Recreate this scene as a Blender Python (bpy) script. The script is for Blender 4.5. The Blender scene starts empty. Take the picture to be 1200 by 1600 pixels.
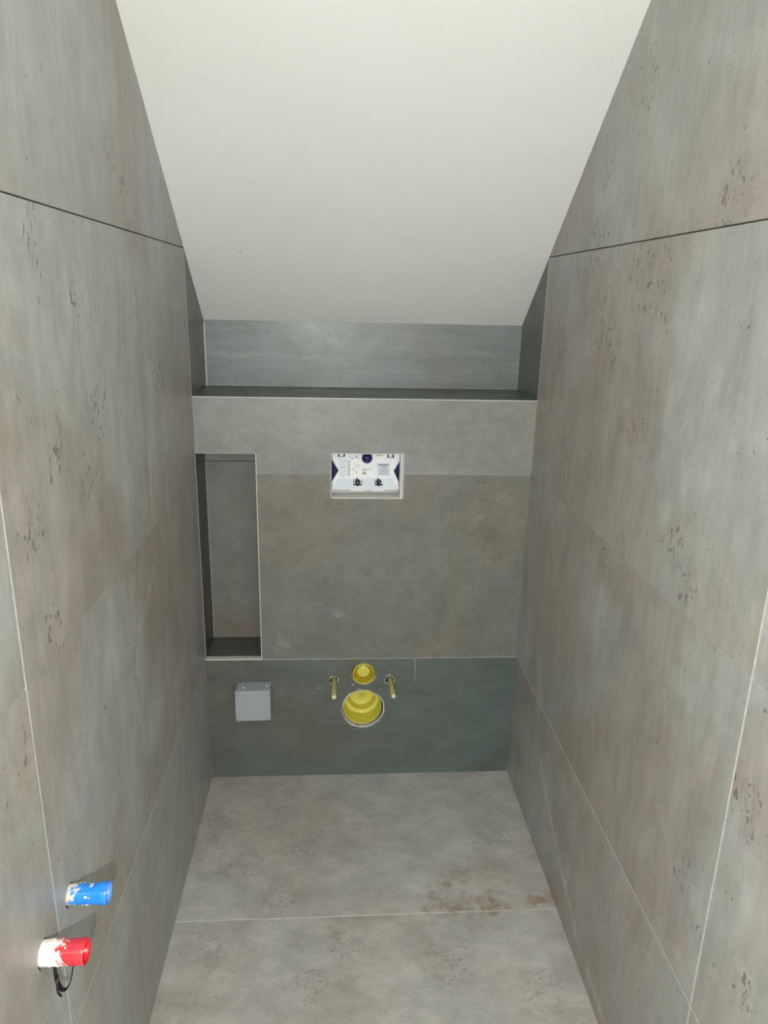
import bpy, bmesh, math, random
from mathutils import Vector, Matrix
from mathutils.geometry import delaunay_2d_cdt
random.seed(7)
S = bpy.context.scene
COL = S.collection
W = 0.978            # room width
Z1, Z2, ZU, ZS = 1.0245, 0.4254, 1.6315, 1.2423   # tile joint heights, shelf height
DR = 0.24            # depth of the recess above the shelf
NX, NZ0, NZ1, ND = 0.1705, 0.4275, 1.081, 0.155   # niche
YJ = -1.1855         # vertical joint of the side walls
CS = 0.79            # ceiling slope

# ---------------------------------------------------------------- camera
cam = bpy.data.objects.new('camera', bpy.data.cameras.new('camera'))
COL.objects.link(cam); S.camera = cam
cam.location = (0.400377, -2.04468, 1.521303)
cam.rotation_euler = (1.280003, -0.0216066, -0.0634563)
cam.data.sensor_fit = 'VERTICAL'; cam.data.sensor_height = 36
cam.data.lens = 1127.62 / 1600 * 36
cam.data.clip_start = 0.02

# ---------------------------------------------------------------- world and lights
wd = bpy.data.worlds.new('world'); S.world = wd; wd.use_nodes = True
bg = wd.node_tree.nodes['Background']
bg.inputs[0].default_value = (0.96, 0.98, 1.0, 1); bg.inputs[1].default_value = 1.25
def lamp(name, typ, loc, energy, color, **k):
    l = bpy.data.lights.new(name, typ); l.energy = energy; l.color = color
    for a, b in k.items(): setattr(l, a, b)
    o = bpy.data.objects.new(name, l); COL.objects.link(o); o.location = loc
    return o
FL = (0.385, -2.20, 1.40)
lamp('phone_flash', 'POINT', FL, 62, (0.99, 1.0, 0.96), shadow_soft_size=0.010)
hl = lamp('rear_fill_light', 'AREA', (0.5, -2.45, 2.42), 3.0, (1.0, 0.985, 0.95), shape='RECTANGLE', size=0.5, size_y=0.4)  # unseen area light added behind the camera as soft ambient fill
hl.rotation_euler = (math.radians(25), 0, 0)
S.view_settings.view_transform = 'Standard'; S.view_settings.look = 'None'
S.view_settings.gamma = 1; S.view_settings.use_curve_mapping = False
S.view_settings.exposure = 0.14

# ---------------------------------------------------------------- materials
def lin(c): return tuple((x/12.92 if x <= .04045 else ((x+.055)/1.055)**2.4) for x in c) + (1,)
class NT:
    def __init__(s, name):
        s.m = bpy.data.materials.new(name); s.m.use_nodes = True
        s.t = s.m.node_tree; s.b = s.t.nodes['Principled BSDF']
    def n(s, typ, **k):
        x = s.t.nodes.new(typ)
        for a, b in k.items(): setattr(x, a, b)
        return x
    def put(s, sock, v):
        if isinstance(v, bpy.types.NodeSocket): s.t.links.new(v, sock)
        elif v is not None: sock.default_value = v
    def math(s, op, a, b=None, c=None):
        x = s.n('ShaderNodeMath', operation=op)
        for i, v in enumerate((a, b, c)): s.put(x.inputs[i], v) if v is not None else None
        return x.outputs[0]
    def vmath(s, op, a, b=None):
        x = s.n('ShaderNodeVectorMath', operation=op)
        s.put(x.inputs[0], a)
        if b is not None: s.put(x.inputs[1], b)
        return x
    def noise(s, vec, scale, detail=4, rough=.55, dist=0):
        x = s.n('ShaderNodeTexNoise'); s.put(x.inputs['Vector'], vec)
        x.inputs['Scale'].default_value = scale; x.inputs['Detail'].default_value = detail
        x.inputs['Roughness'].default_value = rough; x.inputs['Distortion'].default_value = dist
        return x.outputs['Fac']
    def ss(s, v, lo, hi):
        x = s.n('ShaderNodeMapRange', interpolation_type='SMOOTHSTEP'); s.put(x.inputs[0], v)
        x.inputs[1].default_value = lo; x.inputs[2].default_value = hi
        return x.outputs[0]
    def mix(s, f, a, b, mode='MIX'):
        x = s.n('ShaderNodeMix', data_type='RGBA', blend_type=mode)
        s.put(x.inputs[0], f); s.put(x.inputs[6], a); s.put(x.inputs[7], b)
        return x.outputs[2]
    def pos(s):
        return s.n('ShaderNodeTexCoord').outputs['Object']

def flat(name, c, rough=.5, metal=0, var=.06, scale=60, spec=.5):
    t = NT(name)
    n = t.noise(t.pos(), scale, 3)
    c0 = lin(c); a = tuple(x*(1-var) for x in c0[:3])+(1,); b = tuple(min(1, x*(1+var)) for x in c0[:3])+(1,)
    t.put(t.b.inputs['Base Color'], t.mix(t.ss(n, .3, .7), a, b))
    t.b.inputs['Roughness'].default_value = rough; t.b.inputs['Metallic'].default_value = metal
    t.b.inputs['Specular IOR Level'].default_value = spec
    return t.m

def tile_mat(name, cool, warm, rust, streak, rough, pit=.55, pits=1.0, rustlo=.63, spots=(), pitspots=(), warmspots=(), smears=(), mott=.07, pitscale=105, spotmix=.32, warm_lo=.42, sheen=.5, chalk=.25, brush=.10):
    """large-format oxide concrete tile: cool/warm clouds, streaks, pits and rust"""
    t = NT(name)
    P = t.pos()
    at = t.n('ShaderNodeAttribute', attribute_name='tid')
    off = t.vmath('SCALE', at.outputs['Vector']); off.inputs['Scale'].default_value = 1.0
    Q = t.vmath('ADD', P, off.outputs[0]).outputs[0]
    st = t.vmath('MULTIPLY', Q, streak).outputs[0]
    n1 = t.noise(Q, 1.9, 4, .5, .5)
    n2 = t.noise(st, 9, 7, .65, .3)
    wf = t.ss(n1, warm_lo, .66)
    for (sx, sy, sz, rad, w_) in warmspots:
        dd = t.vmath('DISTANCE', P, (sx, sy, sz)).outputs['Value']
        e = t.math('ADD', dd, t.math('MULTIPLY', t.math('SUBTRACT', n1, .5), rad*2.0))
        f_ = t.math('MULTIPLY', t.math('SUBTRACT', 1.0, t.ss(e, rad*.2, rad)), abs(w_))
        wf = t.math('MAXIMUM', wf, f_) if w_ > 0 else t.math('MULTIPLY', wf, t.math('SUBTRACT', 1.0, f_))
    c = t.mix(wf, lin(cool), lin(warm))
    d = t.ss(n2, .25, .75)
    c = t.mix(1.0, c, t.mix(d, (1-brush*1.1,)*3+(1,), (1+brush*.9,)*3+(1,)), 'MULTIPLY')
    n1b = t.noise(Q, 5.5, 5, .6, .8)
    c = t.mix(1.0, c, t.mix(t.ss(n1b, .3, .7), (.93, .93, .93, 1), (1.06, 1.055, 1.045, 1)), 'MULTIPLY')
    n1c = t.noise(st, 34, 6, .7, .4); n1d = t.noise(Q, 14, 6, .7)
    c = t.mix(1.0, c, t.mix(t.ss(n1c, .3, .7), (1-mott,)*3+(1,), (1+mott,)*3+(1,)), 'MULTIPLY')
    c = t.mix(1.0, c, t.mix(t.ss(n1d, .35, .65), (1-mott*.7, 1-mott*.8, 1-mott*.95, 1), (1+mott*.6,)*3+(1,)), 'MULTIPLY')
    # rust blooms
    r1 = t.noise(Q, 2.7, 3, .5, .4); r2 = t.noise(Q, 26, 5, .65)
    rm = t.math('MULTIPLY', t.ss(r1, rustlo, rustlo+.14), t.ss(r2, .38, .62))
    c = t.mix(t.math('MULTIPLY', rm, .75), c, lin(rust))
    n17 = t.noise(Q, 17, 6, .7) if spots else None
    for (sx, sy, sz, rad) in spots:
        dd = t.vmath('DISTANCE', P, (sx, sy, sz)).outputs['Value']
        e = t.math('ADD', dd, t.math('MULTIPLY', t.math('SUBTRACT', n17, .5), rad*4.2))
        f_ = t.math('MULTIPLY', t.math('SUBTRACT', 1.0, t.ss(e, rad*.1, rad)), t.ss(r2, .34, .60))
        c = t.mix(t.math('MULTIPLY', f_, spotmix), c, lin(rust))
    # pits: small dark worm-like flecks in loose clusters
    pp = t.vmath('MULTIPLY', Q, tuple(1.0 if x > .9 else .62 for x in streak)).outputs[0]
    g1 = t.noise(pp, pitscale, 2, .5, .6); g2 = t.noise(Q, 3.3, 4, .6); g3 = t.noise(Q, 19, 3, .6)
    reg = t.ss(g2, pit, pit+.12)
    for (sx, sy, sz, rad) in pitspots:
        dd = t.vmath('DISTANCE', P, (sx, sy, sz)).outputs['Value']
        e = t.math('ADD', dd, t.math('MULTIPLY', t.math('SUBTRACT', g2, .5), rad*1.6))
        reg = t.math('MAXIMUM', reg, t.math('SUBTRACT', 1.0, t.ss(e, rad*.45, rad)))
    thr = t.math('SUBTRACT', .70, t.math('MULTIPLY', reg, .115))
    pm = t.math('MULTIPLY', t.math('MULTIPLY', t.math('SUBTRACT', g1, thr), 28.0), t.ss(g3, .40, .52))
    pm = t.math('MULTIPLY', t.math('MINIMUM', t.math('MAXIMUM', pm, 0.0), 1.0), pits)
    dark = tuple(x*.45 for x in lin(warm)[:3])+(1,)
    c = t.mix(t.math('MULTIPLY', pm, .78), c, dark)
    # faint stain around the clusters
    c = t.mix(t.math('MULTIPLY', t.math('MULTIPLY', reg, t.ss(r2, .42, .6)), .16), c, tuple(x*.6 for x in lin(warm)[:3])+(1,))
    # chalky smears left from cleaning the grout
    k1 = t.noise(st, 11, 4, .6, .6); k2 = t.noise(Q, 2.2, 2)
    km = t.math('MULTIPLY', t.ss(k1, .63, .76), t.ss(k2, .5, .62))
    c = t.mix(t.math('MULTIPLY', km, chalk), c, (.72, .72, .70, 1))
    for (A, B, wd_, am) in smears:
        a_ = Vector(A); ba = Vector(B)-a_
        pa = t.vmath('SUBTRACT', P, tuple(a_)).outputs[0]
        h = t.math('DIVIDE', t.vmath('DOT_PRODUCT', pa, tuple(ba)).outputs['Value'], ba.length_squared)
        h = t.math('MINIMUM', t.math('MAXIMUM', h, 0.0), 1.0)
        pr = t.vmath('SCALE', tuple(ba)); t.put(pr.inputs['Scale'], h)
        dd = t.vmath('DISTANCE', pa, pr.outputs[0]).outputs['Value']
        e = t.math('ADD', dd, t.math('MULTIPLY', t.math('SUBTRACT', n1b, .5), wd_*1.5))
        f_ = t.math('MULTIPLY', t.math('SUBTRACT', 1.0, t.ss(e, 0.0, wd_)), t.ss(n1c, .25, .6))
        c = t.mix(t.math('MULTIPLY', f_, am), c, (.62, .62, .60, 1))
    # grain
    g = t.noise(Q, 330, 2)
    c = t.mix(1.0, c, t.mix(t.ss(g, .3, .7), (.955, .955, .955, 1), (1.045, 1.045, 1.045, 1)), 'MULTIPLY')
    t.put(t.b.inputs['Base Color'], c)
    rr = t.n('ShaderNodeMapRange'); t.put(rr.inputs[0], n1b)
    rr.inputs[1].default_value = .3; rr.inputs[2].default_value = .7; rr.inputs[3].default_value = rough-.07; rr.inputs[4].default_value = rough+.07
    t.put(t.b.inputs['Roughness'], rr.outputs[0])
    t.b.inputs['Specular IOR Level'].default_value = sheen
    bp = t.n('ShaderNodeBump'); bp.inputs['Strength'].default_value = .25; bp.inputs['Distance'].default_value = .0008
    h = t.math('SUBTRACT', t.math('MULTIPLY', g, .3), pm)
    t.put(bp.inputs['Height'], h); t.put(t.b.inputs['Normal'], bp.outputs[0])
    return t.m

RUST = (.60, .50, .42)
M = {}
wS = [(0, -.30, .85, .50, .9), (0, -.12, 1.25, .35, .8), (0, -.05, 1.55, .22, .7), (0, -1.22, .95, .2, .7), (0, -.9, 1.45, .45, -.8), (0, -.75, .75, .28, -.8),
      (W, -.30, .80, .45, .9), (W, -.10, 1.25, .40, .9), (W, -.45, 1.48, .30, .8), (W, -.8, .80, .3, .5), (W, -1.0, 1.35, .40, -.9), (W, -.55, 1.80, .30, -.6)]
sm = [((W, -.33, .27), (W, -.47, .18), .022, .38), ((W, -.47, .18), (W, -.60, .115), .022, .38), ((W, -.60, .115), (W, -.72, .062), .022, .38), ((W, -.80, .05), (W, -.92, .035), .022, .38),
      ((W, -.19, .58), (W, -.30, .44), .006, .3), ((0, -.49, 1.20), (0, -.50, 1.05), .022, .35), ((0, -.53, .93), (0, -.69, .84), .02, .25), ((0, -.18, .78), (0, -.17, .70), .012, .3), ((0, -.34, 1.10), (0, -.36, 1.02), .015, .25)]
wB = [(.28, 0, .88, .22, .9), (.85, 0, .88, .18, .8), (.62, 0, .98, .15, .8), (.55, 0, .6, .25, -.8)]
rR = [(W, -1.11, .46, .11), (W, -1.01, .48, .06), (W, -1.15, .85, .06), (W, -1.22, 1.08, .05), (W, -.62, .41, .03)]
rL = [(0, -.76, 1.06, .10), (0, -.28, .99, .06), (0, -1.22, .93, .07), (0, -1.10, 1.44, .05), (0, -1.14, 1.33, .05), (0, -1.06, .98, .06)]
pR = [(W, -.37, 1.60, .16), (W, -.70, 1.54, .14), (W, -.50, 1.43, .10), (W, -.20, 1.38, .07), (W, -.68, 1.30, .10), (W, -.28, 1.12, .11), (W, -.91, 1.13, .07), (W, -.97, 1.07, .06), (W, -.95, 1.67, .07), (W, -.56, 1.91, .07), (W, -.39, 1.80, .08), (W, -1.23, .84, .06), (W, -1.30, .60, .07), (W, -1.10, .62, .05)]
pL = [(0, -.51, 1.68, .07), (0, -.62, 1.76, .05), (0, -.83, 1.48, .08), (0, -.81, 1.33, .08), (0, -.99, 1.30, .07), (0, -.35, 1.32, .09), (0, -1.07, 1.06, .05), (0, -1.0, 1.59, .06), (0, -1.1, 1.22, .06)]
pF = [(.02, -.25, 0, .12), (.14, -.38, 0, .10), (.25, -.52, 0, .10), (.42, -.65, 0, .08), (.85, -.30, 0, .08), (.08, -.66, 0, .07), (.34, -.76, 0, .07), (.67, -.72, 0, .09), (.88, -.80, 0, .08), (.30, -.30, 0, .09)]
pB = [(.81, 0, .98, .07), (.86, 0, .80, .08), (.73, 0, .91, .05), (.40, 0, .92, .05)]
rB = [(.40, 0, .925, .05), (.80, 0, .99, .03), (.27, 0, .90, .03), (.86, 0, .20, .0)]
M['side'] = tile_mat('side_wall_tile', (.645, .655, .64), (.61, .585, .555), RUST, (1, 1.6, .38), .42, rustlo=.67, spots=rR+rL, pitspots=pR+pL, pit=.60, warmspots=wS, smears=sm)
M['floor'] = tile_mat('floor_tile', (.695, .69, .672), (.665, .64, .61), (.55, .45, .35), (.75, 1.2, 1), .45, rustlo=.72,
    spots=((.725, -.45, 0, .05), (.755, -.53, 0, .085), (.70, -.55, 0, .05), (.80, -.55, 0, .04), (.92, -.55, 0, .03), (.96, -.545, 0, .04), (.85, -.56, 0, .02), (.64, -.56, 0, .02), (.40, -.63, 0, .03)), pitspots=pF, pit=.56, pits=.6, spotmix=.58, mott=.08, pitscale=150)
M['back'] = tile_mat('back_wall_tile', (.455, .475, .445), (.49, .465, .425), (.50, .42, .35), (.8, 1, 1), .38, pit=.68, rustlo=.68, chalk=.18, brush=.06, spots=rB[:3], pitspots=pB, pits=.6, warmspots=wB, spotmix=.25)
M['band'] = tile_mat('band_tile', (.53, .545, .52), (.53, .525, .495), (.50, .42, .35), (.8, 1, 1), .36, pit=.75, rustlo=.8, chalk=.18, brush=.06, pits=.5)
M['plinth'] = tile_mat('plinth_tile', (.375, .42, .405), (.395, .395, .365), (.42, .35, .3), (.5, 1, 1.4), .38, pit=.60, rustlo=.8, chalk=.12, brush=.08, pits=.7)
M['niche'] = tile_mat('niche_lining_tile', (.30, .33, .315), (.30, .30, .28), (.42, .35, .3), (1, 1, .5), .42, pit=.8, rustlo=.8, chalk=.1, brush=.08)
M['ledge'] = tile_mat('upper_wall_tile', (.47, .505, .495), (.475, .465, .445), (.50, .41, .34), (.22, 1, 2.2), .38, pit=.8, rustlo=.75, chalk=.35, brush=.16)
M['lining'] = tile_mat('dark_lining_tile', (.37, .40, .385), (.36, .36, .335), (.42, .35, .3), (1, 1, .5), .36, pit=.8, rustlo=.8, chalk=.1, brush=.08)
M['grout'] = flat('pale_grout', (.78, .775, .74), .85, var=.12, scale=90)
M['grout_grey'] = flat('grey_grout', (.62, .615, .59), .85, var=.12, scale=90)
M['gap'] = flat('open_joint', (.10, .10, .09), .9)
M['gap2'] = flat('dusty_open_joint', (.24, .22, .19), .9)
M['trim'] = flat('light_edge_trim', (.86, .855, .82), .35, var=.08, scale=40)
M['trim_dull'] = flat('dull_edge_trim', (.66, .66, .64), .4, var=.1, scale=40)
M['board'] = flat('backer_board', (.35, .34, .32), .9)
t = NT('white_paint')
P = t.pos(); c = t.mix(t.ss(t.noise(P, 1.3, 3), .3, .7), lin((.885, .885, .865)), lin((.905, .905, .89)))
c = t.mix(t.math('MULTIPLY', t.ss(t.noise(P, 9, 4), .6, .75), .10), c, lin((.80, .79, .76)))
for i, (x, y, z, r) in enumerate(((.146, .007, 1.626, .0032), (.055, -.333, 1.895, .003), (.057, -.118, 1.724, .003), (.942, -.513, 2.037, .0025), (.948, -.443, 1.982, .0025), (.62, -.2, 1.79, .002), (.3, -.36, 1.916, .002))):
    dd = t.vmath('DISTANCE', P, (x, y, z)).outputs['Value']
    c = t.mix(t.math('MULTIPLY', t.math('SUBTRACT', 1.0, t.ss(dd, r*.4, r)), .8 if i == 0 else .3), c, lin((.45, .43, .38)))
t.put(t.b.inputs['Base Color'], c); t.b.inputs['Roughness'].default_value = .75
b = t.n('ShaderNodeBump'); b.inputs['Strength'].default_value = .08; b.inputs['Distance'].default_value = .001
t.put(b.inputs['Height'], t.noise(P, 140, 3)); t.put(t.b.inputs['Normal'], b.outputs[0])
M['paint'] = t.m
M['white'] = flat('white_plastic', (.93, .94, .95), .35, var=.02)
M['white2'] = flat('bluish_white_plastic', (.86, .89, .92), .35, var=.02)
M['liner'] = flat('grey_white_liner', (.80, .80, .77), .55, var=.05)
M['navy'] = flat('navy_plastic', (.03, .055, .26), .2, var=.4, spec=.25, scale=120)
M['knob'] = flat('deep_blue_plastic', (.08, .07, .34), .06, var=.2, scale=80)
M['black'] = flat('black_plastic', (.06, .06, .06), .4)
M['ink'] = flat('grey_print', (.45, .45, .46), .6)
M['ink_dark'] = flat('dark_print', (.22, .22, .24), .6)
M['sticker'] = flat('paper_sticker', (.96, .96, .95), .6, var=.02)
M['sticker2'] = flat('grey_blue_sticker', (.83, .85, .89), .6, var=.04)
M['boxgrey'] = flat('grey_box_plastic', (.60, .62, .645), .45, var=.03)
M['boxgrey2'] = flat('grey_lid_plastic', (.645, .665, .69), .42, var=.02)
M['screw'] = flat('light_screw', (.72, .74, .76), .3)
M['slot'] = flat('screw_slot', (.28, .29, .30), .5)
M['yellow'] = flat('yellow_plastic', (.80, .76, .29), .32, var=.05)
M['yellow2'] = flat('yellow_plastic_lit', (.88, .85, .40), .32, var=.05)  # lighter copy for rims and front faces, highlight put into the colour
M['sleeve'] = flat('pale_olive_sleeve', (.72, .71, .46), .35, var=.08, scale=200)
M['nub'] = flat('glossy_pale_tip', (.88, .86, .70), .12)
M['chip'] = flat('dull_chipped_rim', (.62, .61, .56), .9, var=.3, scale=260)
M['yellow3'] = flat('yellow_plastic_shaded', (.74, .64, .16), .35, var=.06)  # deeper copy for the cup interior, its shade put into the colour
M['plaster'] = flat('rough_white_filler', (.80, .79, .76), .9, var=.15, scale=150)

def patchy(name, base, patch, lo, seed, xedge):
    t = NT(name); P = t.pos()
    Q = t.vmath('ADD', P, (seed, seed*.7, 0)).outputs[0]
    sx = t.n('ShaderNodeSeparateXYZ'); t.put(sx.inputs[0], P)
    n = t.noise(Q, 48, 5, .72, .8)
    e = t.math('ADD', n, t.math('MULTIPLY', t.math('SUBTRACT', xedge, sx.outputs[0]), 9.0))
    f = t.ss(e, lo, lo+.07)
    n2 = t.noise(Q, 120, 2)
    c = t.mix(t.ss(n2, .3, .7), lin(tuple(x*.88 for x in base)), lin(base))
    c = t.mix(f, c, lin(patch))
    t.put(t.b.inputs['Base Color'], c)
    r = t.n('ShaderNodeMapRange'); t.put(r.inputs[0], f); r.inputs[3].default_value = .22; r.inputs[4].default_value = .8
    t.put(t.b.inputs['Roughness'], r.outputs[0])
    bm_ = t.n('ShaderNodeBump'); bm_.inputs['Strength'].default_value = .5; bm_.inputs['Distance'].default_value = .001
    t.put(bm_.inputs['Height'], f); t.put(t.b.inputs['Normal'], bm_.outputs[0])
    return t.m
M['blue'] = patchy('bright_blue_plastic', (.18, .57, .95), (.84, .81, .72), .60, 3.1, .022)
M['red'] = patchy('red_plastic', (.86, .24, .28), (.93, .91, .88), .55, 2.9, .036)
M['blue_in'] = flat('blue_inside_lit', (.35, .58, .92), .35)  # paler than the outside: light on the bore wall put into the colour
M['red_in'] = flat('red_inside', (.82, .10, .14), .3)

# ---------------------------------------------------------------- mesh helpers
class MB:
    def __init__(s):
        s.bm = bmesh.new(); s.mats = []; s.tid = s.bm.faces.layers.float_vector.new('tid'); s.cur = (0, 0, 0)
    def mi(s, m):
        if m not in s.mats: s.mats.append(m)
        return s.mats.index(m)
    def face(s, vs, m, smooth=False):
        try: f = s.bm.faces.new(vs)
        except ValueError: return None
        f.material_index = s.mi(m); f.smooth = smooth; f[s.tid] = s.cur
        return f
    def box(s, x0, y0, z0, x1, y1, z1, m, bev=0, mat=None):
        cs = [Vector((x, y, z)) for z in (z0, z1) for y in (y0, y1) for x in (x0, x1)]
        if mat: cs = [mat @ c for c in cs]
        v = [s.bm.verts.new(c) for c in cs]
        fs = [s.face([v[i] for i in q], m) for q in ((0, 2, 3, 1), (4, 5, 7, 6), (0, 1, 5, 4), (1, 3, 7, 5), (3, 2, 6, 7), (2, 0, 4, 6))]
        if bev: s.bevel(fs, bev)
        return v
    def bevel(s, fs, w, seg=1):
        es = list({e for f in fs for e in f.edges})
        r = bmesh.ops.bevel(s.bm, geom=es, offset=w, segments=seg, affect='EDGES', profile=.6, clamp_overlap=True)
        for f in r['faces']:
            f[s.tid] = s.cur
    def poly(s, pts, mp, depth, m, holes=(), bev=0, side=None):
        """prism of a 2D polygon; mp(u, v, d) -> xyz; d = 0 front, depth = back"""
        side = side or m
        if not holes:
            a = [s.bm.verts.new(mp(u, v, 0)) for u, v in pts]; b = [s.bm.verts.new(mp(u, v, depth)) for u, v in pts]
            n = len(pts)
            fs = [s.face(a, m), s.face(b[::-1], side)]
            fs += [s.face([a[i], b[i], b[(i+1) % n], a[(i+1) % n]], side) for i in range(n)]
            if bev: s.bevel([fs[0]], bev)
            return
        loops = [list(pts)] + [list(h) for h in holes]
        vv = []; ed = []
        for lp in loops:
            k = len(vv); vv += [Vector(q) for q in lp]
            ed += [(k+i, k+(i+1) % len(lp)) for i in range(len(lp))]
        ov, oe, of, *_ = delaunay_2d_cdt(vv, ed, [], 0, 1e-6)
        def inside(q, lp):
            c = False; n = len(lp)
            for i in range(n):
                (x1, y1), (x2, y2) = lp[i], lp[(i+1) % n]
                if (y1 > q[1]) != (y2 > q[1]) and q[0] < (x2-x1)*(q[1]-y1)/(y2-y1)+x1: c = not c
            return c
        fa = [s.bm.verts.new(mp(q[0], q[1], 0)) for q in ov]
        for f in of:
            q = sum((ov[i] for i in f), Vector((0, 0)))/len(f)
            if not inside(q, loops[0]) or any(inside(q, h) for h in loops[1:]): continue
            s.face([fa[i] for i in f], m)
        for lp in loops:
            a = [s.bm.verts.new(mp(u, v, 0)) for u, v in lp]; b = [s.bm.verts.new(mp(u, v, depth)) for u, v in lp]
            n = len(lp)
            for i in range(n): s.face([a[i], b[i], b[(i+1) % n], a[(i+1) % n]], side)
    def lathe(s, prof, org, axis, up, m, seg=40, wob=0, smooth=True, mats=None):
        """prof: (radius, distance along axis)"""
        A = Vector(axis).normalized(); U = Vector(up).normalized(); V = A.cross(U)
        rng = random.Random(len(prof)+int(abs(org[0])*1000)); rings = []
        ph = [rng.uniform(-1, 1) for _ in range(6)]
        for r, d in prof:
            if r < 1e-6: rings.append([s.bm.verts.new(Vector(org)+A*d)]); continue
            ring = []
            for i in range(seg):
                a = 2*math.pi*i/seg
                rr = r*(1+wob*(ph[0]*math.sin(2*a+ph[1]*3)+ph[2]*math.sin(5*a+ph[3]*3)+.6*ph[4]*math.sin(9*a+ph[5]*3)))
                ring.append(s.bm.verts.new(Vector(org)+A*d+(U*math.cos(a)+V*math.sin(a))*rr))
            rings.append(ring)
        for k in range(len(rings)-1):
            a, b = rings[k], rings[k+1]; mm = mats[k] if mats else m
            if len(a) == 1 and len(b) == 1: continue
            for i in range(seg):
                j = (i+1) % seg
                if len(a) == 1: s.face([a[0], b[j], b[i]], mm, smooth)
                elif len(b) == 1: s.face([a[i], a[j], b[0]], mm, smooth)
                else: s.face([a[i], a[j], b[j], b[i]], mm, smooth)
    def band(s, pts, wdir, width, th, m):
        """closed flat strap along pts; width along wdir; th radial thickness"""
        n = len(pts); Wd = Vector(wdir).normalized(); rows = []
        for i in range(n):
            p = Vector(pts[i]); tg = (Vector(pts[(i+1) % n])-Vector(pts[i-1])).normalized(); nn = tg.cross(Wd).normalized()
            w = width[i] if isinstance(width, list) else width
            rows.append([s.bm.verts.new(p+Wd*sx*w/2+nn*sy*th/2) for sx, sy in ((-1, -1), (1, -1), (1, 1), (-1, 1))])
        for i in range(n):
            a, b = rows[i], rows[(i+1) % n]
            for k in range(4): s.face([a[k], a[(k+1) % 4], b[(k+1) % 4], b[k]], m, False)
    def tube(s, pts, r, m, seg=8):
        rows = []
        for i, p in enumerate(pts):
            p = Vector(p); tg = (Vector(pts[min(i+1, len(pts)-1)])-Vector(pts[max(i-1, 0)])).normalized()
            U = tg.cross(Vector((.3, .5, .81))).normalized(); V = tg.cross(U)
            rows.append([s.bm.verts.new(p+(U*math.cos(2*math.pi*k/seg)+V*math.sin(2*math.pi*k/seg))*r) for k in range(seg)])
        for a, b in zip(rows, rows[1:]):
            for k in range(seg): s.face([a[k], a[(k+1) % seg], b[(k+1) % seg], b[k]], m, True)
        s.face(rows[0][::-1], m); s.face(rows[-1], m)
    def build(s, name, parent=None, org=None):
        bmesh.ops.recalc_face_normals(s.bm, faces=s.bm.faces)
        me = bpy.data.meshes.new(name)
        if org is not None: bmesh.ops.translate(s.bm, verts=s.bm.verts, vec=-Vector(org))
        s.bm.to_mesh(me); s.bm.free()
        for m in s.mats: me.materials.append(M[m])
        o = bpy.data.objects.new(name, me); COL.objects.link(o)
        if parent is not None: o.parent = parent
        elif org is not None: o.location = org
        return o
def struct(mb, name):
    o = mb.build(name); o['kind'] = 'structure'; return o
def thing(name, loc, label, cat, group=None):
    o = bpy.data.objects.new(name, None); COL.objects.link(o); o.location = loc; o.empty_display_size = .05
    o['label'] = label; o['category'] = cat
    if group: o['group'] = group
    return o
def part(mb, name, root, label=None, world=None):
    """mesh modelled in room coordinates, re-based on its thing"""
    o = mb.build(name, root, org=world if world is not None else root.location)
    if label: o['label'] = label
    if name == 'print': o['kind'] = 'stuff'
    return o
def circle(cx, cy, r, n=36, wob=0, seed=1):
    rg = random.Random(seed); ph = [rg.uniform(0, 6) for _ in range(3)]
    return [(cx+math.cos(a)*rr, cy+math.sin(a)*rr) for a, rr in ((2*math.pi*i/n, r*(1+wob*(math.sin(3*2*math.pi*i/n+ph[0])+.7*math.sin(7*2*math.pi*i/n+ph[1])+.5*math.sin(13*2*math.pi*i/n+ph[2])))) for i in range(n))]
def rect(a, b, c, d): return [(a, b), (c, b), (c, d), (a, d)]
def tidv(mb, i):
    rg = random.Random(i*17+5); mb.cur = tuple(rg.uniform(-9, 9) for _ in range(3))
    return mb

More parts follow.
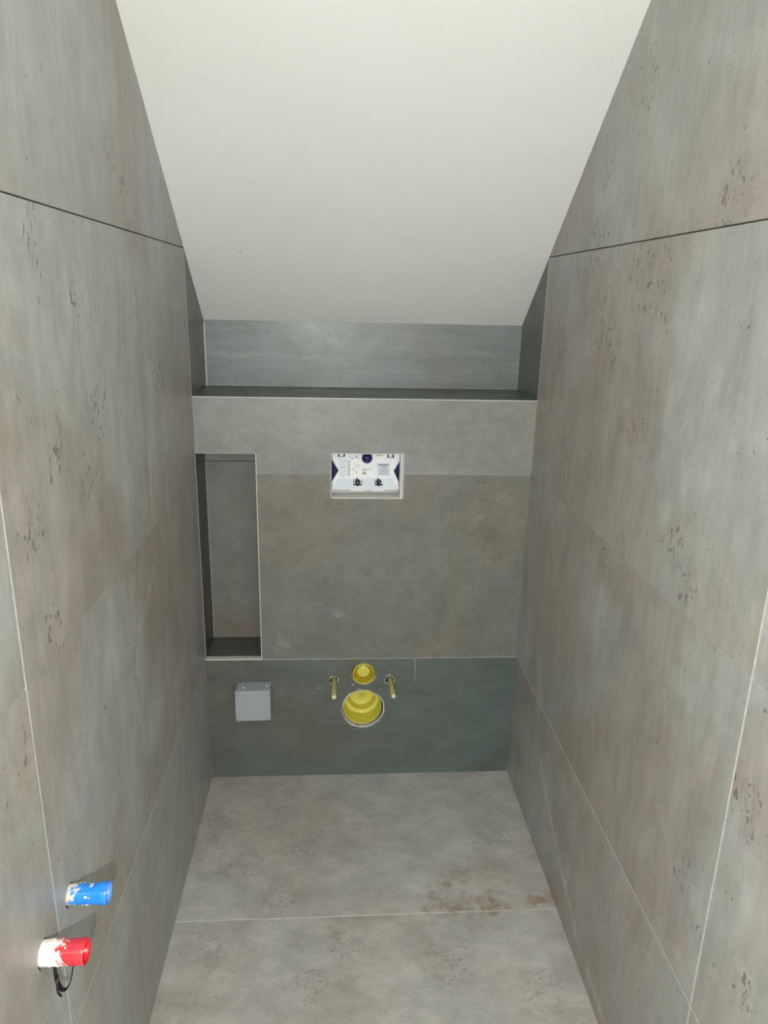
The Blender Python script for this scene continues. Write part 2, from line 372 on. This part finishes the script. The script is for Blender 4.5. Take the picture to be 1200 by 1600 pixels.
# ---------------------------------------------------------------- side walls
YB = -2.7; ZT = 2.75; T = .010
def zc(y): return ZU - CS*y          # ceiling height at depth y
def side_wall(name, x, sgn, seeds, z1a, pipes=()):
    mb = MB(); mp = lambda u, v, d: (x - sgn*d, u, v)
    g = .0011; gv = .0016
    cols = [(YB, YJ), (YJ, 0)]
    for ci, (ya, yb) in enumerate(cols):
        def zj(y): return Z1 + (z1a-Z1)*(1+max(y, YJ)/-YJ*-1 if False else (y-YJ)/(-YJ) if y > YJ else 0)
        rows = [(lambda y: 0, lambda y: Z2), (lambda y: Z2, zj), (zj, lambda y: ZU), (lambda y: ZU, lambda y: zc(y) if y > -1.3 else ZT)]
        for ri, (lo, hi) in enumerate(rows):
            a = ya+gv; b = yb-gv if ci == 0 else yb
            gg = g*.9
            if ri == 3 and ci == 1:
                pts = [(a, ZU+.0011), (b, ZU+.0011), (a, zc(a)+.01)]
                pts = [(a, ZU+.0011), (0, ZU+.0011), (0, ZU+.02), (a, zc(a)+.02)]
            elif ri == 3: pts = [(a, ZU+.0011), (b, ZU+.0011), (b, ZT), (a, ZT)]
            else:
                top = .0011 if ri == 2 else gg
                pts = [(a, lo(a)+(gg if ri else 0)), (b, lo(b)+(gg if ri else 0)), (b, hi(b)-top), (a, hi(a)-top)]
            tidv(mb, seeds + ci*4 + ri)
            hs = [circle(py, pz, pr, 28, .03, k) for k, (py, pz, pr) in enumerate(pipes) if a < py-pr and py+pr < b and lo(py) < pz < hi(py)]
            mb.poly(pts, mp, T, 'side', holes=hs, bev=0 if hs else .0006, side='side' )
    # grout bed and the open joint below the upper tile row
    dg = .0012
    mb.cur = (0, 0, 0)
    hs = [circle(py, pz, pr*.98, 28, 0, k) for k, (py, pz, pr) in enumerate(pipes)]
    mb.poly([(YB, 0), (YJ-.004, 0), (YJ-.004, ZU-.004), (YB, ZU-.004)], lambda u, v, d: (x-sgn*(dg+d), u, v), .02, 'grout_grey', holes=[h for h in hs if h[0][0] < YJ-.01])
    mb.poly([(YJ-.004, 0), (YJ+.004, 0), (YJ+.004, ZU-.004), (YJ-.004, ZU-.004)], lambda u, v, d: (x-sgn*(.0004+d), u, v), .02, 'grout')
    mb.poly([(YJ+.004, 0), (-.001, 0), (-.001, ZU-.004), (YJ+.004, ZU-.004)], lambda u, v, d: (x-sgn*(dg+d), u, v), .02, 'grout_grey', holes=[h for h in hs if h[0][0] > YJ])
    mb.poly([(YB, Z2-.004), (-.001, Z2-.004), (-.001, Z2+.004), (YB, Z2+.004)], lambda u, v, d: (x-sgn*(.0005+d), u, v), .02, 'grout')
    mb.poly([(YB, ZU-.004), (-.001, ZU-.004), (-.001, ZU+.004), (YB, ZU+.004)], lambda u, v, d: (x-sgn*(.004+d), u, v), .02, 'gap2')
    # solid wall behind, running on to the back of the recess
    hs = [circle(py, pz, pr*1.0, 28, 0, k) for k, (py, pz, pr) in enumerate(pipes)]
    mb.poly([(YB, -.02), (DR+.05, -.02), (DR+.05, ZT), (YB, ZT)], lambda u, v, d: (x-sgn*(.0215+d), u, v), .10, 'board', holes=hs)
    # recess lining panel above the shelf
    tidv(mb, seeds+20)
    mb.poly([(.0012, ZS-.012), (DR+.012, ZS-.012), (DR+.012, zc(DR)+.03), (.0012, ZU+.03)], mp, T*2, 'lining', bev=.0003)
    mb.cur = (0, 0, 0)
    # bright end edge of the last tile
    mb.poly([(-.0010, ZS+.001), (.0012, ZS+.001), (.0012, ZU-.002), (-.0010, ZU-.002)], lambda u, v, d: (x+sgn*(.0004-d), u, v), .006, 'trim_dull')
    return struct(mb, name)
BP = (-1.135, .642); RP = (-1.238, .643)
side_wall('wall_left', 0, 1, 100, 1.010, pipes=[(BP[0], BP[1]-.001, .0195), (RP[0], RP[1]-.001, .0215)])
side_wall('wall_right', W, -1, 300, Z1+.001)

# ---------------------------------------------------------------- floor
mb = MB(); fj = [.0, -.5715, -1.1715, -1.7715, -2.7]
for i in range(4):
    tidv(mb, 50+i)
    mb.poly([(-.008, fj[i+1]+.0011), (W+.008, fj[i+1]+.0011), (W+.008, fj[i]-(.0011 if i else -.008)), (-.008, fj[i]-(.0011 if i else -.008))], lambda u, v, d: (u, v, -d), T, 'floor', bev=.0005)
mb.cur = (0, 0, 0)
mb.box(0, YB, -.03, W, .16, -.0011, 'grout')
struct(mb, 'floor')

# ---------------------------------------------------------------- sloped ceiling
mb = MB()
y1 = -1.3
pts = [(DR+.005, zc(DR+.005)), (y1, zc(y1)), (YB, zc(y1)), (YB, zc(y1)+.08), (y1-.02, zc(y1)+.08), (DR+.005, zc(DR+.005)+.1)]
mb.poly(pts, lambda u, v, d: (.0002+d, u, v), W-.0004, 'paint')
struct(mb, 'ceiling')
# ragged seam of filler between the ceiling and the right lining tile
# ---------------------------------------------------------------- boxed-out back wall with niche, cistern opening and pipe holes
mb = MB(); F = lambda u, v, d: (u, d, v); g = .0009
FO = (.385, .948, .6, 1.085)   # cistern opening x0,z0,x1,z1
tidv(mb, 11)   # upper band, notched by niche and opening
mb.poly([(0, NZ1), (NX, NZ1), (NX, Z1-.001), (FO[0], Z1-.001), (FO[0], FO[3]), (FO[2], FO[3]), (FO[2], Z1-.001), (W, Z1-.001), (W, ZS-.0012), (0, ZS-.0012)],
        F, .03, 'band', holes=[[(.8, 1.12), (.8004, 1.12), (.8002, 1.1204)]])
tidv(mb, 25)   # middle tile
mb.poly([(NX+.0018, Z2+g), (W, Z2+g), (W, Z1-.001-2*g), (FO[2], Z1-.001-2*g), (FO[2], FO[1]), (FO[0], FO[1]), (FO[0], Z1-.001-2*g), (NX+.0018, Z1-.001-2*g)],
        F, .03, 'back', holes=[[(.8, .62), (.8004, .62), (.8002, .6204)]])
SM = (.490, .373); BG = (.490, .2475); RD = ((.396, .351), (.5725, .351))
tidv(mb, 40)   # bottom tile with round cut-outs
mb.poly([(0, 0), (W, 0), (W, Z2-g), (0, Z2-g)], F, .03, 'plinth',
        holes=[circle(*SM, .0385, 40, .012, 3), circle(*BG, .0665, 48, .010, 5), circle(*RD[0], .0125, 20, .09, 6), circle(*RD[1], .0135, 20, .13, 9)])
mb.cur = (0, 0, 0)
# grout in the two horizontal joints
mb.box(0, .0006, Z2-.003, W, .02, Z2+.003, 'grout')
for a, b in ((NX+.001, FO[0]), (FO[2], W)): mb.box(a, .0007, Z1-.004, b, .02, Z1+.001, 'grout_grey')
# short grout line beneath the joint, fading out downwards
mb.poly([(.6505, Z2), (.6535, Z2), (.6548, .385), (.6556, .338), (.6546, .338), (.6530, .385)], F and (lambda u, v, d: (u, d-.0002, v)), .002, 'grout_grey')
# dabs of filler below the small socket
for (u, v, w_, h_) in ((.456, .334, .004, .002), (.478, .318, .003, .0012), (.499, .334, .003, .0015), (.349, .3235, .013, .0012)):
    mb.poly([(u-w_, v), (u-w_*.3, v-h_), (u+w_, v-h_*.4), (u+w_*.6, v+h_), (u-w_*.5, v+h_)], lambda a_, b_, d: (a_, d-.0005, b_), .001, 'plaster' if w_ < .01 else 'grout_grey')
# shelf top and recess back
tidv(mb, 61); mb.box(0, .0012, ZS-.012, W, DR+.01, ZS, 'lining')
tidv(mb, 62); mb.poly(rect(0, ZS, W, zc(DR)+.03), lambda u, v, d: (u, DR+d, v), .02, 'ledge')
mb.cur = (0, 0, 0)
mb.box(-.0, DR-.0006, ZS, .0035, DR+.002, zc(DR)-.01, 'plaster')
mb.box(0, DR-.0006, ZS, W, DR+.001, ZS+.0009, 'gap')
# niche lining: back (two tiles), floor, left cheek, right cheek, top
tidv(mb, 71); mb.poly(rect(.0, NZ0, NX+.01, Z1-.0008), lambda u, v, d: (u, ND+d, v), .01, 'back')
tidv(mb, 72); mb.poly(rect(.0, Z1+.0008, NX+.01, NZ1+.005), lambda u, v, d: (u, ND+d, v), .01, 'back')
mb.cur = (0, 0, 0); mb.box(0, ND+.002, Z1-.004, NX+.01, ND+.012, Z1+.004, 'gap')
mb.box(0, ND-.0012, NZ0, .0022, ND+.001, Z1-.001, 'grout_grey')
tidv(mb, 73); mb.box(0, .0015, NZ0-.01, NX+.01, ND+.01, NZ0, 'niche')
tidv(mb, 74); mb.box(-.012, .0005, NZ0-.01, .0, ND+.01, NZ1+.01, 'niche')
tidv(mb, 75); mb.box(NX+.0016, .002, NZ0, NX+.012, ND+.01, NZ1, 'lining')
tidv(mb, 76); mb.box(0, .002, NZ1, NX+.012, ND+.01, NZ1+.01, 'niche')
# masonry behind, kept clear of the openings
mb.cur = (0, 0, 0)
for a in ((NX+.02, .20, 0, W, .23, ZS-.02), (0, .17, 0, NX+.02, .23, ZS-.02), (0, DR+.02, -.02, W, DR+.09, zc(DR)+.1)):
    mb.box(*a, 'board')
struct(mb, 'wall_back')

# ---------------------------------------------------------------- edge trims
mb = MB(); mb.box(0, -.0006, ZS-.0016, W, .0022, ZS+.0004, 'trim', bev=.0003); struct(mb, 'trim_1')        # shelf nosing
mb = MB(); mb.box(NX, -.0008, NZ0-.001, NX+.0022, .004, NZ1, 'trim', bev=.0004); struct(mb, 'trim_2')       # niche right edge
mb = MB(); mb.box(0, -.0008, NZ0-.0022, NX+.0022, .004, NZ0-.0002, 'trim', bev=.0004); struct(mb, 'trim_3')  # niche sill
mb = MB(); mb.box(0, -.0004, NZ1-.0002, NX+.0022, .004, NZ1+.0010, 'trim_dull'); struct(mb, 'trim_4')        # niche head
mb = MB(); mb.box(0, -.0002, NZ0, .0011, .0016, NZ1, 'trim_dull'); struct(mb, 'trim_5')                       # niche left edge
# ---------------------------------------------------------------- cistern access opening
FYc = .045     # depth of the white cover's face
root = thing('cistern_access_panel', (.4925, .0, FO[1]), 'white plastic toilet cistern access cover with navy sides, set in the dark back wall', 'access panel')
def cp(u, v, d=0):   # a point of the close-up sketch grid -> room x, z on the cover face
    return (.3871 + (u-140)*(.5895-.3871)/850, 1.0720 - (v-160)*(1.0720-.9620)/450)
def pl(pts): return [cp(*q) for q in pts]
mpc = lambda dy: (lambda u, v, d: (u, FYc-dy+d, v))
# liner box: four walls
mb = MB()
x0, z0, x1, z1 = FO; th = .0028
mb.box(x0+.0006, -.001, z0+.0006, x0+th, .058, z1-.0006, 'liner')
mb.box(x1-.011, .001, z0+.0006, x1-.0035, .058, z1-.0006, 'liner')
mb.box(x0+.0006, -.001, z0+.0006, x1-.0006, .058, z0+.0032, 'liner')
mb.box(x0+.0006, .002, z1-.003, x1-.0006, .058, z1-.0006, 'liner')
mb.box(x0+.0006, .0585, z0+.0006, x1-.0006, .07, 1.098, 'liner')
mb.box(x1-.0022, -.0005, z0+.0006, x1-.0006, .058, z1-.0006, 'white')
mb.box(x0+.004, -.0012, z0+.0032, x0+.2, .0015, z0+.0048, 'plaster')
part(mb, 'liner', root, 'off-white liner frame')
# navy side panels
for lst in ([(133, 165), (235, 165), (235, 600), (133, 600)], [(900, 165), (1003, 165), (1003, 600), (900, 600)]):
    mb = MB(); mb.poly(pl(lst), mpc(-.004), .006, 'navy', bev=.0005)
    sx = lst[0][0]
    for (du, dv, r) in ((40, 150, 8), (45, 185, 7), (30, 250, 6), (60, 100, 5)):
        cx, cz = cp(sx+du, 165+dv); mb.lathe([(0, -.0015), (r*.00012, -.0008), (r*.00024, 0)], (cx, FYc+.004, cz), (0, 1, 0), (0, 0, 1), 'navy', 12)
    part(mb, 'side_panel', root, 'navy blue side panel')
# white cover: bow-tie outline with a round cut for the knob at the top and feet at the bottom
kc = (585, 205)
arc = [(kc[0]+74*math.cos(a), kc[1]+74*math.sin(a)) for a in [math.radians(q) for q in range(-25, 206, 11)]]
out = [(150, 612), (152, 500), (230, 372), (228, 350), (152, 225), (150, 130)] + [(508, 130)] + [(q[0], q[1]) for q in arc[::-1]] + [(662, 130), (992, 130), (994, 225), (924, 352), (922, 376), (982, 500), (990, 612), (940, 606), (816, 606), (810, 618), (652, 618), (646, 606), (576, 606), (570, 618), (390, 618), (384, 604), (210, 604)]
holes = [pl([(222, 140), (310, 140), (310, 192), (222, 192)]), pl([(836, 142), (920, 142), (920, 200), (836, 200)])]
hin = [pl([(418, 470), (524, 470), (524, 545), (418, 545)]), pl([(688, 470), (784, 470), (784, 545), (688, 545)])]
mb = MB(); mb.poly(pl(out), mpc(0), .0035, 'white', holes=holes)
for q in ((180, 470, 385, 590), ):
    pass
cov = part(mb, 'cover', root)
mb = MB()
for lst in ([(228, 215), (330, 215), (330, 440), (245, 440), (240, 372), (238, 352)], [(175, 595), (215, 460), (920, 460), (965, 595)]):
    mb.poly(pl(lst), mpc(.0012), .0014, 'white2', bev=.0004)
part(mb, 'raised_field', root, 'slightly bluish raised field of the cover')
for a, b in (((152, 225), (229, 352)), ((229, 370), (152, 500)), ((994, 225), (924, 352)), ((923, 376), (984, 500)), ((150, 596), (385, 596)), ((820, 598), (988, 598))):
    (ax, az), (bx, bz) = cp(*a), cp(*b)
    mb = MB(); mb.tube([(ax, FYc-.001, az), (bx, FYc-.001, bz)], .0011, 'white', 6)
    part(mb, 'rim', root)
# knob
mb = MB(); cx, cz = cp(*kc)
mb.lathe([(0, -.012), (.006, -.0115), (.011, -.009), (.0145, -.004), (.0155, .0), (.0155, .004)], (cx, FYc+.001, cz), (0, 1, 0), (0, 0, 1), 'knob', 36)
for k in range(3):
    a = 2.1+k*1.05; mb.box(-.001, -.0145, -.008, .001, -.008, .008, 'knob', mat=Matrix.Translation((cx, FYc+.001, cz)) @ Matrix.Rotation(a, 4, 'Y'))
part(mb, 'knob', root, 'round deep blue knob at the top edge')
mb = MB(); mb.lathe([(.0158, .0), (.0158, -.002), (.0172, -.002), (.0176, .001)], (cx, FYc, cz), (0, 1, 0), (0, 0, 1), 'white', 36)
part(mb, 'knob_collar', root)
# square clips at the top corners
for (u0, u1, v1) in ((222, 310, 192), (836, 920, 200)):
    mb = MB(); mb.poly(pl([(u0-1, 138), (u1+1, 138), (u1+1, v1+1), (u0-1, v1+1)]), mpc(-.004), .002, 'black')
    mb.poly(pl([(u0+18, 138), (u1-18, 138), (u1-18, v1-8), (u0+18, v1-8)]), mpc(.001), .005, 'white2', bev=.0003)
    part(mb, 'clip', root, 'black-framed square clip')
# two latches with pivot
for (u0, u1, s) in ((418, 524, 0), (688, 784, 1)):
    mb = MB(); c = (u0+u1)/2
    mb.poly(pl([(u0, 470), (u0+9, 470), (u0+9, 528), (c-28, 528), (c-28, 515), (c+28, 515), (c+28, 528), (u1-9, 528), (u1-9, 478+s*45), (u1, 478+s*45), (u1, 545), (c+24, 545), (c, 556), (c-24, 545), (u0, 545)]), mpc(.0022), .003, 'black')
    cx, cz = cp(c, 500)
    mb.lathe([(0, -.006), (.004, -.006), (.0075, -.004), (.0082, 0), (.0082, .003)], (cx, FYc-.0005, cz), (0, 1, 0), (0, 0, 1), 'black', 18)
    mb.poly(pl([(c-22, 456), (c-8, 452), (c+4, 470), (c-22, 474)]), mpc(.005), .005, 'black')
    mb.poly(pl([(c-18+s*22, 502-s*14), (c+18, 498-s*10), (c+18, 512), (c-18+s*22, 514)]), mpc(.0085), .003, 'ink')
    part(mb, 'latch', root, 'small black latch')
# stickers with print
for pts, lb in (([(338, 165), (500, 172), (515, 440), (380, 436), (336, 426)], 'white paper sticker with handwriting at left'), ([(518, 320), (655, 322), (655, 430), (518, 430)], 'small white sticker in the middle'), ([(690, 150), (800, 150), (800, 210), (690, 210)], 'white sticker at the top edge')):
    mb = MB(); mb.poly(pl(pts), mpc(.0017), .001, 'sticker'); part(mb, 'sticker', root, lb)
mb = MB(); mb.poly(pl([(714, 265), (866, 270), (870, 420), (714, 415)]), mpc(.0016), .001, 'sticker2')
part(mb, 'sticker', root, 'grey-blue sticker at right')
def txt(body, u, v, size, mat, parent, name='print', rot=0, dy=.0024, shear=0):
    cu = bpy.data.curves.new(name, 'FONT'); cu.body = body; cu.size = size; cu.extrude = .0001; cu.shear = shear
    cu.align_x = 'CENTER'; cu.align_y = 'CENTER'
    o = bpy.data.objects.new(name, cu); COL.objects.link(o)
    bpy.context.view_layer.update()
    me = bpy.data.meshes.new_from_object(o.evaluated_get(bpy.context.evaluated_depsgraph_get()))
    bpy.data.objects.remove(o); bpy.data.curves.remove(cu)
    x, z = cp(u, v)
    me.transform(Matrix.Translation(Vector((x, FYc-dy, z))-Vector(parent.location)) @ Matrix.Rotation(rot, 4, 'Y') @ Matrix.Rotation(math.pi/2, 4, 'X'))
    o = bpy.data.objects.new(name, me); me.materials.clear(); me.materials.append(M[mat]); COL.objects.link(o); o.parent = parent
    return o
txt('t o', 392, 196, .011, 'ink_dark', root, 'handwriting', .35)
txt('6 ,', 466, 192, .012, 'ink_dark', root, 'handwriting', .25)
# fine print: rows of bars too small to read, drawn as broken lines
mb = MB(); rg = random.Random(3)
def bars(u0, u1, v, h, m, step=9, gap=3, dy=.0021):
    u = u0
    while u < u1:
        L = rg.uniform(step*.6, step*1.5); e = min(u+L, u1)
        mb.poly(pl([(u, v-h/2), (e, v-h/2), (e, v+h/2), (u, v+h/2)]), mpc(dy), .0003, m); u = e+gap
bars(718, 862, 284, 12, 'ink', 16, 2); bars(755, 830, 302, 8, 'ink', 14, 2)
bars(700, 712, 168, 12, 'ink_dark', 14, 1); bars(716, 785, 168, 9, 'ink', 14, 2)
bars(530, 640, 345, 8, 'ink', 12, 3)
bars(528, 578, 393, 14, 'ink_dark', 14, 1); bars(548, 566, 368, 12, 'ink', 12, 2)
for v in range(240, 425, 14): bars(345, 375, v, 7, 'ink', 10, 4)
for v in (285, 300, 318): bars(430, 494, v, 6, 'ink', 7, 8)
for v in (370, 384, 400): bars(446, 466, v, 6, 'ink', 6, 6)
bars(408, 420, 345, 12, 'ink', 12, 1)
for v in range(325, 410, 11): bars(742, 850, v, 2.2, 'ink', 22, 8)
bars(248, 325, 320, 4, 'ink', 30, 1)
part(mb, 'print', root, 'fine grey printing')

# ---------------------------------------------------------------- grey junction box
jx0, jx1, jz0, jz1, jd = .0925, .2000, .2430, .3475, .056
root = thing('junction_box', (.146, 0, .295), 'square grey plastic junction box with screwed lid, low on the back wall', 'junction box')
mb = MB()
v = [(jx0+.0015, 0, jz0+.002), (jx1-.0005, 0, jz0+.002), (jx1-.0005, 0, jz1+.003), (jx0+.0015, 0, jz1)]
f = [(jx0, -jd+.012, jz0), (jx1, -jd+.012, jz0), (jx1, -jd+.012, jz1), (jx0, -jd+.012, jz1-.002)]
a = [mb.bm.verts.new(q) for q in v]; b = [mb.bm.verts.new(q) for q in f]
fs = [mb.face(a, 'boxgrey'), mb.face(b[::-1], 'boxgrey')]+[mb.face([a[i], b[i], b[(i+1) % 4], a[(i+1) % 4]], 'boxgrey') for i in range(4)]
mb.bevel(fs, .0025, 3)
body = part(mb, 'body', root)
mb = MB(); Lp = [(jx0-.0005, jz0-.0005), (jx1+.0005, jz0+.001), (jx1+.0005, jz1+.0005), (jx0-.0005, jz1-.0015)]
mb.poly(Lp, lambda u, v, d: (u, -jd+d, v), .0105, 'boxgrey2', bev=.0016)
mb.box(jx0+.012, -jd-.0006, jz0+.004, jx1-.012, -jd+.001, jz1-.0045, 'boxgrey2', bev=.0005)
lid = part(mb, 'lid', root, 'lighter grey lid')
for (sx, sz) in ((jx0+.0075, jz0+.0055), (jx1-.0085, jz0+.0080), (jx1-.0105, jz1-.0090), (jx0+.0075, jz1-.0100)):
    mb = MB()
    mb.lathe([(0, -.0016), (.0035, -.0016), (.0050, -.0012), (.0062, 0), (.0072, .0), (.0074, .009)], (sx, -jd-.0004, sz), (0, 1, 0), (0, 0, 1), 'boxgrey2', 24, mats=['screw', 'screw', 'slot', 'boxgrey2', 'boxgrey2'])
    ang = random.uniform(.3, 1.2)
    mb.box(-.0036, -.0022, -.0006, .0036, -.0014, .0006, 'slot', mat=Matrix.Translation((sx, -jd-.0003, sz)) @ Matrix.Rotation(ang, 4, 'Y'))
    part(mb, 'screw', root)
for (sx, sy) in ((.116, -.034), (.187, -.025)):
    mb = MB(); mb.lathe([(0, .0018), (.0022, .0016), (.0034, -.0006)], (sx, sy, jz1+.0008), (0, 0, 1), (0, 1, 0), 'white', 14)
    part(mb, 'knockout', root, 'small pale dot on top of the box')

# ---------------------------------------------------------------- toilet fixing rods
root = thing('mounting_rod', (RD[0][0], .0, RD[0][1]), 'pale yellow sleeved mounting rod, the left one of two beside the yellow pipe sockets', 'mounting rod', 'toilet mounting rods')
root2 = thing('mounting_rod', (RD[1][0], .0, RD[1][1]), 'pale yellow sleeved mounting rod, the right one, tilted, with chipped hole', 'mounting rod', 'toilet mounting rods')
for r_, (x, z), tip, hr, sd in ((root, RD[0], (.3968, -.098, .3475), .0125, 6), (root2, RD[1], (.5790, -.097, .3475), .0135, 9)):
    o = Vector((x+.0005, .03, z)); d = Vector(tip)-o; L = d.length
    mb = MB(); mb.lathe([(.0074, 0), (.0074, L*.5), (.0080, L*.52), (.0080, L-.003), (.0070, L-.001)], o, d, (0, 0, 1), 'sleeve', 20)
    part(mb, 'sleeve', r_)
    mb = MB(); mb.lathe([(.0071, 0), (.0066, .002), (.004, .0036), (0, .004)], o+d*((L-.0015)/L), d, (0, 0, 1), 'nub', 20)
    part(mb, 'end_cap', r_, 'glossy pale end cap')
    mb = MB(); mb.poly(circle(x, z, hr*1.2, 26, .13, sd+2), lambda u, v, dd: (u, dd-.0008, v), .0012, 'chip', holes=[circle(x, z-.0005, hr*.93, 22, .08, sd)])
    part(mb, 'filler_ring', r_, 'rough white filler around the hole')
    mb = MB(); mb.lathe([(hr*1.3, .029), (0, .029)], (x, 0, z), (0, 1, 0), (0, 0, 1), 'gap', 16)
    mb.lathe([(hr*1.1, .0015), (hr*1.1, .029)], (x, 0, z), (0, 1, 0), (0, 0, 1), 'plaster', 16)
    part(mb, 'hole', r_)

# ---------------------------------------------------------------- yellow sockets
root = thing('flush_pipe_socket', (SM[0], 0, SM[1]), 'small round yellow capped flush pipe socket, above the large yellow drain', 'pipe socket')
mb = MB(); mb.lathe([(.0345, .03), (.0350, -.004), (.0345, -.0055), (.0325, -.0055), (.0318, -.003), (.0310, .034), (.0215, .036), (.0205, .014), (.0195, .0125), (.0112, .0122)],
                    (SM[0], .0, SM[1]), (0, 1, 0), (0, 0, 1), 'yellow', 48, mats=['yellow', 'yellow2', 'yellow2', 'yellow', 'yellow3', 'yellow3', 'yellow3', 'yellow2', 'yellow2'])
part(mb, 'cap', root)
mb = MB(); mb.lathe([(.0112, .0122), (.0108, .0165), (.0065, .017), (.006, .0122), (.0035, .010), (0, .0095)], (SM[0], 0, SM[1]), (0, 1, 0), (0, 0, 1), 'yellow2', 24)
part(mb, 'centre_boss', root)
for a in (.55, -.55, 2.3, 3.9):
    mb = MB(); mb.box(-.0012, .006, .0205, .0012, .033, .0315, 'yellow', mat=Matrix.Translation((SM[0], 0, SM[1])) @ Matrix.Rotation(a+math.pi*0, 4, 'Y'))
    part(mb, 'rib', root)
mb = MB(); mb.lathe([(.0345, .004), (.0395, .029)], (SM[0], 0, SM[1]), (0, 1, 0), (0, 0, 1), 'gap', 36)
part(mb, 'hole_shadow_gap', root).name = 'hole'
mb = MB(); mb.poly(circle(SM[0]+.001, SM[1]-.001, .0396, 40, .022, 12), lambda u, v, d: (u, d-.0007, v), .001, 'chip', holes=[circle(*SM, .0378, 40, .012, 3)])
part(mb, 'filler_ring', root, 'thin broken ring of filler')
root = thing('drain_socket', (BG[0], 0, BG[1]), 'large yellow plugged drain socket in a white-rimmed hole, below the small yellow socket', 'drain socket')
mb = MB(); mb.lathe([(.0615, .08), (.0615, .002), (.0600, .0005), (.0590, .002), (.0575, .058), (.0560, .0605), (.0465, .0605)],
                    (BG[0]-.0022, .0, BG[1]+.0035), (0, 1, 0), (0, 0, 1), 'yellow', 56, mats=['yellow', 'yellow2', 'yellow2', 'yellow', 'yellow2', 'yellow2'])
part(mb, 'socket', root)
mb = MB(); mb.lathe([(.0465, .0605), (.0448, .062), (.0435, .089), (.042, .0905), (.004, .0905), (.003, .0865), (0, .086)],
                    (BG[0]-.0022, .0, BG[1]+.0035), (0, 1, 0), (0, 0, 1), 'yellow', 56, mats=['yellow2', 'yellow', 'yellow', 'yellow2', 'yellow2', 'nub'])
part(mb, 'plug', root)
mb = MB(); mb.lathe([(.061, .045), (.0675, .045)], (BG[0], 0, BG[1]), (0, 1, 0), (0, 0, 1), 'gap', 40)
part(mb, 'hole', root, 'dark gap around the socket')
mb = MB(); mb.poly(circle(BG[0], BG[1]-.001, .0688, 48, .012, 21), lambda u, v, d: (u, d-.001, v), .0014, 'plaster', holes=[circle(BG[0], BG[1], .0658, 48, .010, 5)])
mb.lathe([(.0658, 0), (.0652, .012)], (BG[0], 0, BG[1]), (0, 1, 0), (0, 0, 1), 'plaster', 48)
part(mb, 'filler_ring', root, 'white filler ring')

# ---------------------------------------------------------------- water pipe stubs on the left wall
def stub(name, y, z, r, L, m, mi, label, seed, flare, tiltz=0, tilty=0):
    rt = thing(name, (0, y, z), label, 'water pipe')
    ax = Vector((1, tilty, tiltz)).normalized()
    mb = MB()
    prof = [(r*.98, -.02), (r, 0), (r*1.01, L*.35), (r*1.0, L*.62), (r*1.02, L*.72), (r*flare, L*.80), (r*flare*1.01, L-.002), (r*flare*.96, L)]
    mb.lathe(prof, (0, y, z), ax, (0, 0, 1), m, 40, wob=.012)
    part(mb, 'cap', rt)
    mb = MB()
    mb.lathe([(r*flare*.96, L), (r*flare*.86, L-.0005), (r*.80, L-.004), (r*.78, .012), (0, .012)], (0, y, z), ax, (0, 0, 1), mi, 40)
    part(mb, 'bore', rt, 'open end of the cap')
    mb = MB(); mb.lathe([(r*1.5, -.0225), (0, -.0225)], (0, y, z), (1, 0, 0), (0, 0, 1), 'gap', 24)
    part(mb, 'hole', rt)
    mb = MB()   # crumbs of filler clinging to the pipe
    rg = random.Random(seed)
    for k in range(16):
        a = rg.uniform(-.9, 2.4); xx = rg.uniform(.004, L*.62); s = rg.uniform(.0012, .0032)
        q = Vector((xx, y-math.sin(a)*r*.98, z+math.cos(a)*r*.98))
        mb.lathe([(0, -s*.5), (s*.8, -s*.3), (s, 0), (s*.7, s*.35), (0, s*.5)], q, (0, -math.sin(a), math.cos(a)), (1, 0, 0), 'plaster', 9, wob=.25)
    part(mb, 'filler_crumbs', rt, 'dried filler stuck to the cap')
    return rt
stub('water_pipe', BP[0], BP[1], .0150, .0575, 'blue', 'blue_in', 'bright blue capped water pipe stub dirty with beige filler, sticking out of the left wall', 5, 1.10)
stub('water_pipe', RP[0], RP[1], .0168, .058, 'red', 'red_in', 'red open-ended water pipe stub splashed with white filler, nearest the camera on the left wall', 8, 1.03)
# black strap looped over the red stub
mb = MB(); n = 44; pts = []; wd_ = []
for i in range(n):
    a = 2*math.pi*i/n
    sa = math.sin(a); pts.append((.028+.0130*math.cos(a)+.003*sa, RP[0]-.004+(.006*sa if sa < 0 else 0), RP[1]-.004+(.052*sa if sa < 0 else .008*sa)))
    wd_.append(.0016 + .0065*max(0, -math.cos(a-.5))**.8)
mb.band(pts, (0, 1, .25), wd_, .0016, 'black')
st = mb.build('strap', None, org=(.029, RP[0], RP[1]))
st['label'] = 'thin black strap loop hanging from the red pipe stub'; st['category'] = 'strap'
mb = MB(); mb.tube([(.0185, RP[0]-.008, .612), (.0185, RP[0]-.014, .602), (.0205, RP[0]-.018, .592), (.0245, RP[0]-.019, .586)], .0017, 'black')
o = mb.build('strap_tail', st, org=(.029, RP[0], RP[1]))
